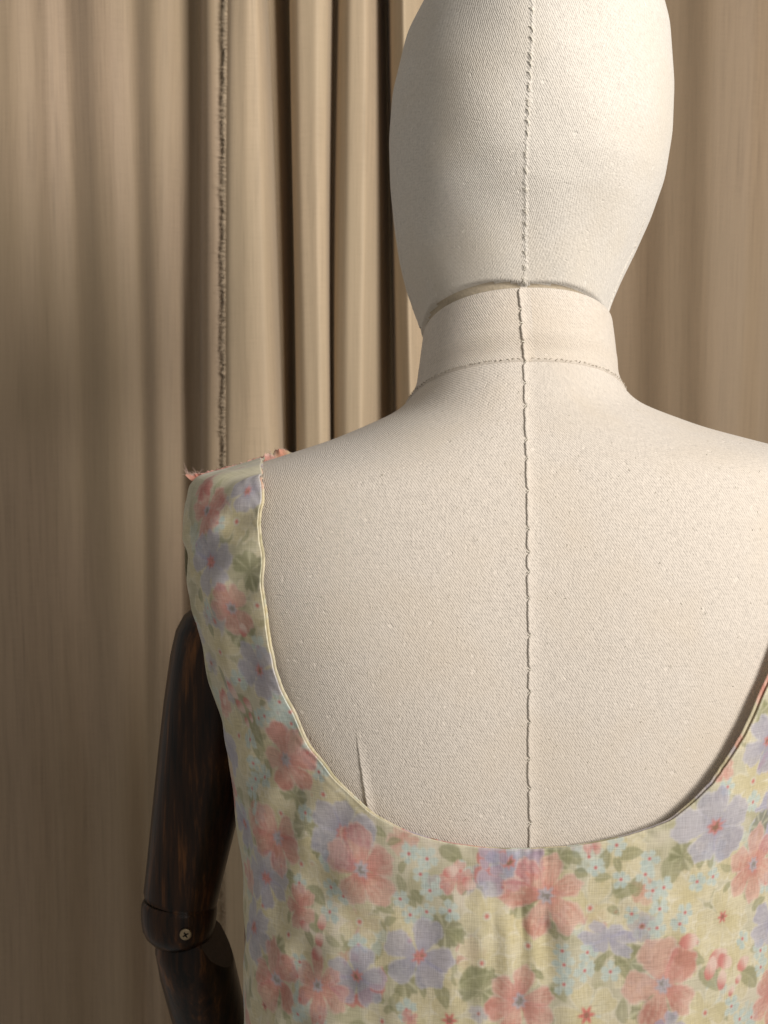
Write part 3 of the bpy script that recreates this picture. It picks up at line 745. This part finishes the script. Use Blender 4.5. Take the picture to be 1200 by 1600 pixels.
LEAF = [(386, 893, 60, .6, 1), (374, 985, 62, 2.2, 1), (322, 832, 34, -1.4, 0), (312, 930, 26, 1.2, 0), (395, 1140, 62, -1.0, 0), (380, 1115, 70, -1.05, 0), (457, 1245, 50, 1, 1), (478, 1290, 56, 1.5, 1), (503, 1322, 46, -1, 1), (425, 1335, 40, -1.5, 0),
        (452, 1373, 40, -.4, 0), (492, 1402, 46, -.6, 0), (602, 1423, 36, -.3, 0), (610, 1440, 24, .5, 0), (696, 1452, 60, .2, 1), (712, 1462, 40, -.7, 0), (630, 1528, 62, .3, 1), (618, 1518, 40, -.3, 0), (658, 1547, 30, -1.2, 0), (690, 1556, 44, -1.1, 0), (607, 1580, 22, .3, 0), (592, 1566, 22, .2, 0),
        (705, 1335, 46, -.6, 0), (722, 1388, 24, -1.5, 0), (812, 1407, 56, .2, 1), (826, 1425, 34, -.9, 0), (862, 1452, 34, -1.1, 0), (884, 1452, 30, 1.4, 0), (752, 1545, 72, 1.2, 1), (745, 1530, 60, .3, 0), (872, 1338, 46, 1, 1), (895, 1342, 34, -.6, 0), (907, 1365, 26, -.2, 0), (948, 1340, 36, 1.4, 0), (962, 1352, 30, -1.2, 0), (942, 1372, 30, .1, 0),
        (978, 1393, 44, .2, 0), (996, 1382, 38, 1.3, 0), (985, 1335, 46, .1, 0), (958, 1424, 28, -.6, 0), (985, 1505, 60, .7, 1), (972, 1518, 44, -1.0, 0), (1040, 1498, 66, .2, 0), (1075, 1500, 60, -.2, 0), (1035, 1588, 66, .3, 0), (1005, 1575, 50, -.9, 1), (1105, 1530, 60, -.8, 0), (1168, 1530, 50, -.7, 0), (1165, 1378, 64, 1, 1), (1052, 1350, 64, 1.3, 0), (1062, 1335, 50, .9, 1),
        (1185, 1290, 50, 1.2, 1), (1135, 1385, 24, .6, 0), (838, 1523, 30, -.5, 0), (860, 1555, 36, .5, 0), (433, 1482, 52, -1.1, 1), (440, 1568, 52, 1.2, 1), (480, 1405, 22, 0, 0), (490, 1440, 40, -.9, 0), (500, 1450, 30, -1.1, 0), (510, 1532, 26, 1, 0), (485, 1465, 34, -1.2, 0), (452, 1432, 26, 1.3, 0), (617, 1315, 28, .3, 0), (632, 1352, 26, 1.1, 0), (650, 1402, 30, -1, 0), (640, 1410, 28, -.7, 0), (697, 1402, 34, -.7, 0),
        (1106, 1341, 26, 1.5, 0), (1085, 1342, 30, -1.3, 0), (1185, 1412, 36, .4, 0), (1035, 1475, 34, 1.2, 0), (1050, 1480, 26, .8, 0), (940, 1505, 34, 1, 0), (1095, 1240, 40, 1.2, 0), (430, 1065, 20, 1, 0), (412, 1098, 20, .3, 0), (436, 1130, 20, .2, 0), (400, 1175, 24, -1.4, 0), (418, 1200, 30, -1, 0), (470, 1200, 34, -.8, 0), (385, 1330, 24, -1.2, 0), (405, 1318, 30, -1.1, 0), (1100, 1130, 30, .9, 0), (1180, 1110, 40, .6, 1),
        (400, 1480, 24, -1.2, 0), (385, 1500, 40, -1.4, 0), (392, 1540, 30, -1.3, 0), (418, 1535, 30, -1, 0), (380, 1580, 36, -1.2, 0), (390, 1240, 30, -1.4, 0), (402, 1250, 30, -1.0, 0), (330, 985, 24, -1, 0), (345, 1060, 40, -1.1, 0), (480, 1140, 22, -1, 0), (490, 1186, 26, -.6, 0), (560, 1295, 30, -.7, 0), (590, 1300, 34, -.4, 0)]
for x, y, L, an, fn in LEAF:
    f = fab(x, y)
    if f: leaf(f[0], f[1], L * f[2], an, rp.uniform(.22, .36), fan=bool(fn), dark=rp.uniform(.3, .8))
BLU = [(343, 818), (640, 1332), (668, 1340), (658, 1364), (672, 1391), (703, 1422), (640, 1431), (666, 1426), (561, 1476), (537, 1400), (516, 1387), (513, 1344), (476, 1270), (467, 1380), (515, 1425), (635, 1578), (962, 1319), (1013, 1340), (1007, 1365),
       (969, 1373), (986, 1427), (1027, 1417), (1065, 1422), (1023, 1447), (1057, 1440), (877, 1483), (880, 1505), (880, 1536), (917, 1487), (913, 1516), (1129, 1225), (1109, 1367), (1085, 1375), (1161, 1467), (1185, 1484), (1185, 1510), (1142, 1572), (1157, 1593),
       (434, 1111), (415, 1117), (405, 1121), (391, 1155), (397, 1192), (399, 1217), (414, 1214), (393, 1232), (481, 1174), (452, 1130), (497, 1205), (406, 1270), (438, 1354), (466, 1504), (463, 1527), (472, 1560), (465, 1585), (502, 1588), (324, 950), (373, 1062), (1035, 1385), (400, 1010), (720, 1360), (1018, 1390), (930, 1355), (955, 1520), (625, 1405), (690, 1385), (1175, 1590), (1195, 1380), (1170, 1250), (436, 1095), (450, 1112)]
for x, y in BLU:
    f = fab(x, y)
    if f: flower(f[0], f[1], 17 * f[2] * rp.uniform(.85, 1.12), 'B', rp.uniform(0, 6.28), 5, alpha=.88)
FLO = [(388, 768, 38, 'L', 0), (372, 1372, 34, 'P', 0), (322, 797, 42, 'P', 0), (328, 878, 54, 'L', 0), (361, 950, 46, 'P', 0), (402, 1047, 50, 'L', 0), (380, 1288, 40, 'L', 0), (416, 1372, 52, 'L', 0), (430, 1310, 56, 'P', 0), (533, 1302, 60, 'L', 0), (449, 1185, 56, 'P', 0),
       (400, 1448, 52, 'L', 0), (568, 1356, 66, 'P', 0), (795, 1346, 56, 'L', 2), (770, 1340, 30, 'L', 3), (853, 1398, 68, 'P', 0), (557, 1525, 54, 'L', 2), (655, 1494, 62, 'L', 0), (430, 1530, 58, 'P', 0), (498, 1540, 58, 'P', 0), (812, 1564, 64, 'P', 0), (1033, 1537, 70, 'P', 0),
       (1111, 1286, 72, 'L', 0), (1178, 1350, 60, 'P', 0), (1192, 1154, 48, 'L', 0), (1203, 1555, 52, 'P', 1), (1200, 1440, 44, 'L', 1), (470, 1415, 36, 'P', 1), (715, 1372, 30, 'P', 1), (950, 1466, 52, 'L', 4), (360, 1172, 40, 'L', 1), (378, 1545, 40, 'L', 1), (1040, 1608, 30, 'L', 1), (384, 1580, 34, 'P', 1), (1122, 1195, 24, 'P', 1), (320, 760, 30, 'P', 1), (388, 1372, 30, 'P', 1), (350, 1100, 24, 'P', 1), (925, 1322, 16, 'P', 1), (640, 1590, 14, 'P', 1)]
for x, y, R, kd, fl in FLO:
    f = fab(x, y)
    if not f: continue
    flower(f[0], f[1], R * f[2], kd, rp.uniform(0, 6.28), rp.choice((5, 5, 6)) if R > 50 else 5, alpha=.72, centre=fl not in (1, 3, 4), outline=fl in (2, 3), sq=.55 if fl == 4 else rp.uniform(.85, 1.0), sqa=-.35 if fl == 4 else rp.uniform(0, 3))
for x, y, R, an in [(1120, 1498, 24, .3), (1108, 1512, 20, 1), (1132, 1502, 18, -.4), (1126, 1530, 16, 1.3), (1160, 1505, 15, .6), (1152, 1529, 9, .8), (1141, 1548, 9, 1), (1072, 1468, 20, -.1), (505, 1440, 13, 1.4), (502, 1467, 13, 1.4), (497, 1488, 16, .8), (480, 1445, 12, -.6), (362, 1078, 16, -1), (372, 1105, 13, -1), (384, 1102, 13, -1), (388, 1122, 9, -1), (381, 1130, 9, -1), (348, 1090, 14, -1.2), (705, 1360, 14, .5), (733, 1380, 14, -.6), (376, 985, 12, 1.3)]:
    f = fab(x, y)
    if f: bud(f[0], f[1], R * f[2], an)
for _ in range(2):      # dyes bleed a little into the cloth
    can[1:-1, 1:-1] = (can[1:-1, 1:-1] * 2 + can[:-2, 1:-1] + can[2:, 1:-1] + can[1:-1, :-2] + can[1:-1, 2:]) / 6
can = np.clip(can, 0.01, 0.9)
def print_at(u, v):
    x = np.mod((u - U_MIN) / RES, CW - 2.0); y = np.mod((v - V_MIN) / RES, CH - 2.0)
    x0 = x.astype(int); y0 = y.astype(int); fx = (x - x0)[..., None]; fy = (y - y0)[..., None]
    return (can[y0, x0] * (1 - fx) + can[y0, x0 + 1] * fx) * (1 - fy) + (can[y0 + 1, x0] * (1 - fx) + can[y0 + 1, x0 + 1] * fx) * fy

# ------------------------------------------------------------------ the dress
dress = thing('dress', 'sleeveless cotton dress with pastel floral print and low scooped back, worn by the mannequin', 'dress', (X0, Y0, 0.0))
bpy.context.view_layer.update()
NECK = [(407, 762), (404, 785), (402, 830), (403, 880), (406, 930), (410, 975), (417, 1015), (428, 1055), (443, 1095), (462, 1135), (485, 1172), (512, 1208), (545, 1242), (580, 1272), (620, 1295), (665, 1310), (715, 1320), (770, 1326), (828, 1328),
        (880, 1325), (930, 1318), (975, 1307), (1015, 1294), (1050, 1278), (1080, 1253), (1110, 1221), (1140, 1180), (1170, 1125), (1200, 1060), (1222, 1000), (1236, 940), (1243, 880), (1246, 820), (1245, 770)]
zs_in = float(zpy(705)); z_tip = float(zpy(738)); z_und = float(zpy(1130)); z_bot = float(zpy(1690))
pts = []
for x, y in NECK:
    f = fab(x, y)
    if f: pts.append((f[0], f[1]))
UR = float(a2u(math.pi / 2))
def strap_edge(p, zt, sgn):       # straight up to the shoulder seam
    x1 = abs(DRESS.raw(u2a(p[0]), p[1])[0] - X0); x0 = float(np.interp(zt, DRESS.z, DRESS.w)); out = []
    for t in np.linspace(0, 1, 14)[:-1]:
        z = zt + (p[1] - zt) * t; x = x0 + (x1 - x0) * t ** .8; w = float(np.interp(z, DRESS.z, DRESS.w))
        out.append((sgn * float(a2u(math.asin(min(1.0, (x / w) ** (NEXP / 2))))), z))
    return out
nl = strap_edge(pts[0], zs_in, -1) + pts + strap_edge(pts[-1], float(zpy(713)), 1)[::-1]
def curve(poly, n, sm=0):
    p = np.array(poly, float); L = np.concatenate([[0], np.cumsum(np.hypot(*np.diff(p, axis=0).T))]); q = np.linspace(0, L[-1], n)
    c = np.stack([np.interp(q, L, p[:, 0]), np.interp(q, L, p[:, 1])], -1)
    for _ in range(sm): c[1:-1] = .25 * c[:-2] + .5 * c[1:-1] + .25 * c[2:]
    return c
NS, NT = 1900, 430
Nc = curve(nl, NS, 110)
half = NS // 2
def outer_half(n):
    n1, n2 = int(n * .30), int(n * .34); n3 = n - n1 - n2
    t = np.linspace(0, 1, n1, endpoint=False)
    arm = np.stack([-UR + 0.034 * np.sin(math.pi * t) ** 1.0, z_tip + (z_und - z_tip) * t], -1)
    t = np.linspace(0, 1, n2, endpoint=False); side = np.stack([np.full(n2, -UR), z_und + (z_bot - z_und) * t], -1)
    t = np.linspace(0, 1, n3); bot = np.stack([-UR * (1 - t), np.full(n3, z_bot)], -1)
    c = np.concatenate([arm, side, bot]); f0, f1 = c[0].copy(), c[-1].copy()
    for _ in range(60): c[1:-1] = .25 * c[:-2] + .5 * c[1:-1] + .25 * c[2:]
    return c
oh = outer_half(half); Oc = np.concatenate([oh, oh[::-1] * np.array([-1, 1])])
tt = np.linspace(0, 1, NT) ** 1.12
G = Nc[None] * (1 - tt[:, None, None]) + Oc[None] * tt[:, None, None]      # (NT, NS, 2) fabric coordinates
GU, GV = G[..., 0], G[..., 1]
dist = np.concatenate([np.zeros((1, NS)), np.cumsum(np.hypot(np.diff(GU, axis=0), np.diff(GV, axis=0)), axis=0)])
def upx(px): return (px - 828) / FP * 0.705
zb_ = float(zpy(1335))
def folds(U, V, dist):
    below = np.clip(zb_ - V, 0, 1)
    h = np.zeros_like(U)
    near = np.exp(-(dist / .016) ** 1.5)
    gat = np.exp(-((U - upx(800)) / .028) ** 2)
    h += .0003 * gat * near * np.sin((U - upx(800)) / .0062 * 2 * math.pi + 2.2 * np.sin(U * 160)) * (.4 + .6 * np.sin(U * 97 + 1))
    # drawn-in pleats at the centre back
    for px, wdt, amp, ln, sl in ((806, .0022, -.0012, .008, .1), (793, .0020, -.0009, .007, 0), (846, .0024, -.0010, .010, 0), (758, .0022, -.0006, .006, 0), (834, .0110, -.0024, .075, .10), (818, .004, .0016, .03, .1), (868, .013, .0030, .085, .1), (778, .012, .0018, .06, -.1), (975, .009, -.0030, .045, -.05), (945, .012, .0018, .05, 0), (1005, .012, .0016, .06, 0), (560, .020, .0022, .16, .05), (505, .020, -.0018, .16, .02), (460, .012, .0016, .2, 0), (690, .02, .0018, .12, 0), (630, .018, -.0016, .12, 0), (1090, .02, .0020, .15, 0), (915, .014, -.0014, .08, 0)):
        x = U - (upx(px) + sl * below); h += amp * np.exp(-(x / (wdt * (1 + 6 * below))) ** 2) * np.exp(-(below / ln) ** 2) * sstep(-.012, .004, zb_ + .004 - V + .02 * (np.abs(U - upx(px)) > .2))
    h += .0006 * np.sin(U * 95 + V * 22 + 2 * np.sin(V * 31)) * sstep(.0, .05, dist) + .0005 * np.sin(U * 41 - V * 63 + 1.3) + .0004 * np.sin(V * 140 + U * 60 + 2 * np.sin(U * 70))
    h += .0013 * np.sin((U * .8 + V) * 130 + 3 * np.sin(U * 38)) * np.exp(-((U + .10) / .05) ** 2) * sstep(float(zpy(1120)), float(zpy(1300)), V) + .0011 * np.sin((U * 1.2 - V * .7) * 150 + 2 * np.sin(V * 50)) * np.exp(-((U + .15) / .06) ** 2)
    h += (.0009 * np.sin(U * 330 + 2.0 * np.sin(U * 61 + 1)) * np.exp(-((U - .005) / .085) ** 2)) * np.exp(-(below / .075) ** 1.5) * sstep(.0, .01, below + .004)
    # strap: soft diagonal creases
    strap = sstep(float(zpy(1000)), float(zpy(900)), V)
    h += strap * (.0007 * np.sin(V * 150 + U * 130 + 2 * np.sin(V * 47)) * np.sin(V * 60 + 1) + .0003 * np.sin(V * 330 - U * 260) * np.sin(V * 83))
    # ripple of the stitched neckline
    h += .00016 * np.exp(-(dist / .006) ** 2) * np.sin((U + V * 1.3) * 420 + 5 * np.sin(U * 90 + V * 61)) * np.sin(V * 77 + U * 50)
    # stands off the body on the window side
    h += .0044 * sstep(.03, .12, U) * np.exp(-(dist / .05) ** 2) * sstep(float(zpy(820)), float(zpy(1050)), V) + .0012 * np.exp(-(dist / .03) ** 2)
    return h
GA = u2a(GU); Pn = DRESS.nrm(GA, GV); P0 = DRESS.raw(GA, GV) + Pn * folds(GU, GV, dist)[..., None]
# rolled neckline edge
dirn = P0[0] - P0[6]; dirn /= np.linalg.norm(dirn, axis=-1, keepdims=True)
n0 = Pn[0]; RO = 0.0005
roll = []
for ph in np.linspace(math.pi * 1.0, 0.25, 6): roll.append(P0[0] + dirn * RO * math.sin(ph) - n0 * RO * (1 - math.cos(ph)))
under = [P0[14] - Pn[14] * 0.0017, P0[6] - Pn[6] * 0.0016]
R3 = np.concatenate([np.array(under), np.array(roll), P0])
ex = len(under) + len(roll)
UU = np.concatenate([np.repeat(GU[:1], ex, 0), GU]); VV = np.concatenate([np.repeat(GV[:1], ex, 0), GV])
colr = print_at(UU, VV)
edge_highlight = np.clip(1 - np.concatenate([np.zeros((ex, NS)), dist]) / .0011, 0, 1)[..., None] * .25  # highlight along the rolled edge, painted into the print colour
colr = colr * (1 - edge_highlight) + np.array(lin(228, 220, 200)) * edge_highlight
bod = mesh_obj('back_bodice', R3.reshape(-1, 3), grid_faces(NT + ex, NS, flip=False), PRINT, None, np.stack([UU, VV], -1).reshape(-1, 2), col=colr.reshape(-1, 3)); adopt(bod, dress)
# facing: second layer peeping out inside the neckline
sN = np.linspace(0, 1, NS)
fw = .0005 * sstep(.42, .30, sN) * (0.5 + .6 * np.abs(np.sin(sN * 60))) + .0022 * sstep(.58, .72, sN) + .0003
F3 = np.stack([P0[16] - Pn[16] * .0022, P0[0] - n0 * .0019, P0[0] - n0 * .0022 + dirn * fw[:, None] * .7, P0[0] - n0 * .0026 + dirn * fw[:, None], P0[0] - n0 * .0031 + dirn * fw[:, None] * .8])
fu = np.repeat(GU[:1], 5, 0) + .04; fv = np.repeat(GV[:1], 5, 0) - .012
fc = print_at(fu, fv); warmc = np.array(lin(222, 196, 150)); fc = fc * .85 + warmc * .15
fac = mesh_obj('neckline_facing', F3.reshape(-1, 3), grid_faces(5, NS), PRINT, None, np.stack([fu, fv], -1).reshape(-1, 2), col=fc.reshape(-1, 3)); adopt(fac, bod)

# front bodice
nf_s, nf_t = 300, 90
zf = float(zpy(1010))
def front_panel():
    s = np.linspace(-1, 1, nf_s)
    ai = np.sign(s) * (math.pi / 2) + 0 * s
    angN = math.pi - (math.pi / 2) * s                      # 3pi/2 .. pi/2 across the front
    zin = float(zpy(703))
    top = np.where(np.abs(s) > .80, zf + (zin - zf) * ((np.abs(s) - .80) / .20) ** .6, zf - .02 * np.cos(s / .8 * math.pi / 2))
    # inner strap edge on the shoulder is nearer the neck than at the back
    rows = []
    for t in np.linspace(0, 1, nf_t):
        rows.append(np.stack([angN, top * (1 - t) + z_bot * t], -1))
    return np.array(rows)
FG = front_panel(); fa_ = FG[..., 0]; fz = FG[..., 1]
fa_w = np.where(fa_ > math.pi, fa_ - 2 * math.pi, fa_)
FP3 = DRESS.raw(fa_w, fz); fuv = np.stack([a2u(fa_w), fz], -1)
fr_b = mesh_obj('front_bodice', FP3.reshape(-1, 3), grid_faces(nf_t, nf_s), PRINT, None, fuv.reshape(-1, 2), col=print_at(fuv[..., 0] + .1, fuv[..., 1]).reshape(-1, 3)); adopt(fr_b, dress)
# skirt below the frame
zk = np.linspace(z_bot + .002, float(zpy(2880)), 160); ak = np.linspace(-math.pi, math.pi, 420, endpoint=False)
KA, KZ = np.meshgrid(ak, zk); kn = DRESS.nrm(KA, KZ); dz_ = np.clip(z_bot - KZ, 0, 1)
ku = a2u(KA)
KP = DRESS.raw(KA, KZ) + kn * ((folds(ku, np.full_like(KZ, z_bot), np.full_like(KZ, .1)) * np.exp(-dz_ / .1) + .02 * dz_ * np.sin(KA * 11))[..., None])
sk = mesh_obj('skirt', KP.reshape(-1, 3), grid_faces(160, 420, wrap=True), PRINT, None, np.stack([ku, KZ], -1).reshape(-1, 2), col=print_at(ku, KZ).reshape(-1, 3)); adopt(sk, dress)

# raw shoulder seam allowance standing along the shoulder
def allowance(side):
    n = 170; z_in = float(zpy(693 if side < 0 else 713)); z_out = float(zpy(735)); zz = np.linspace(z_out, z_in, n)
    a = side * math.pi / 2 * np.ones(n); base = DRESS.raw(a, zz); nn = DRESS.nrm(a, zz)
    ext = base[0] + np.array([side * .004, 0, .001]); base[:6] = base[:6] + np.linspace(1, 0, 6)[:, None] * (ext - base[0])
    r = np.random.default_rng(5 + int(side)); jag = smooth_path(r.normal(0, 1, (n, 1)), 2)[:, 0]
    s = np.linspace(0, 1, n); rows = []; uu = []
    hgt = .0036 + .0018 * np.exp(-(s / .10) ** 2) - .0005 * np.exp(-((s - .45) / .22) ** 2) + .0010 * np.exp(-((s - .86) / .05) ** 2) + .0007 * jag
    hgt *= np.where(s > .93, (1 - s) / .07, 1)
    for j, t in enumerate(np.linspace(0, 1, 9)):
        lean = np.array([0, .0030 * t * t, 0])
        wv = (.0013 * np.sin(s * 34 + side) + .0008 * np.sin(s * 77)) * t
        p = base + nn * ((hgt * t - .0012)[:, None]) + lean; p[:, 1] += wv
        rows.append(p); uu.append(np.stack([s * .05 + .02 * side, np.full(n, 1.18 + t * .006)], -1))
    U2 = np.array(uu); c = print_at(U2[..., 0] - .155, U2[..., 1] - .03)
    pk = np.array(lin(224, 140, 122)); wgt = (.15 + .25 * np.sin(s * 23) + .5 * sstep(.30, .0, s) + .35 * np.exp(-((s - .9) / .08) ** 2))[None, :, None]; c = c * (1 - np.clip(wgt, 0, .8)) + pk * np.clip(wgt, 0, .8)
    o = mesh_obj('shoulder_seam_allowance', np.concatenate(rows), grid_faces(9, n), PRINT, None, U2.reshape(-1, 2), col=c.reshape(-1, 3)); adopt(o, dress)
    th = []
    for i in range(60):
        k = int(min(n - 2, abs(r.normal(0, 12)) if i < 34 else r.uniform(0, n * .97))); p = rows[-1][k]; L = r.uniform(.001, .0065 if k < 18 else .0022)
        d = np.array([side * abs(r.normal(.4, .6)) if k < 12 else r.normal(0, .5), r.normal(-.2, .5), abs(r.normal(.5, .5))]); d /= np.linalg.norm(d)
        th.append([p - d * .0004, p + d * L * .5 + r.normal(0, .0003, 3), p + d * L + r.normal(0, .0006, 3)])
    adopt(threads('frayed_threads', th, FRAY_D, None, .00010), o)
FRAY_D = plain_cloth('frayed_pink_fibre', (0.72, 0.52, 0.44), 900)
allowance(-1); allowance(1)
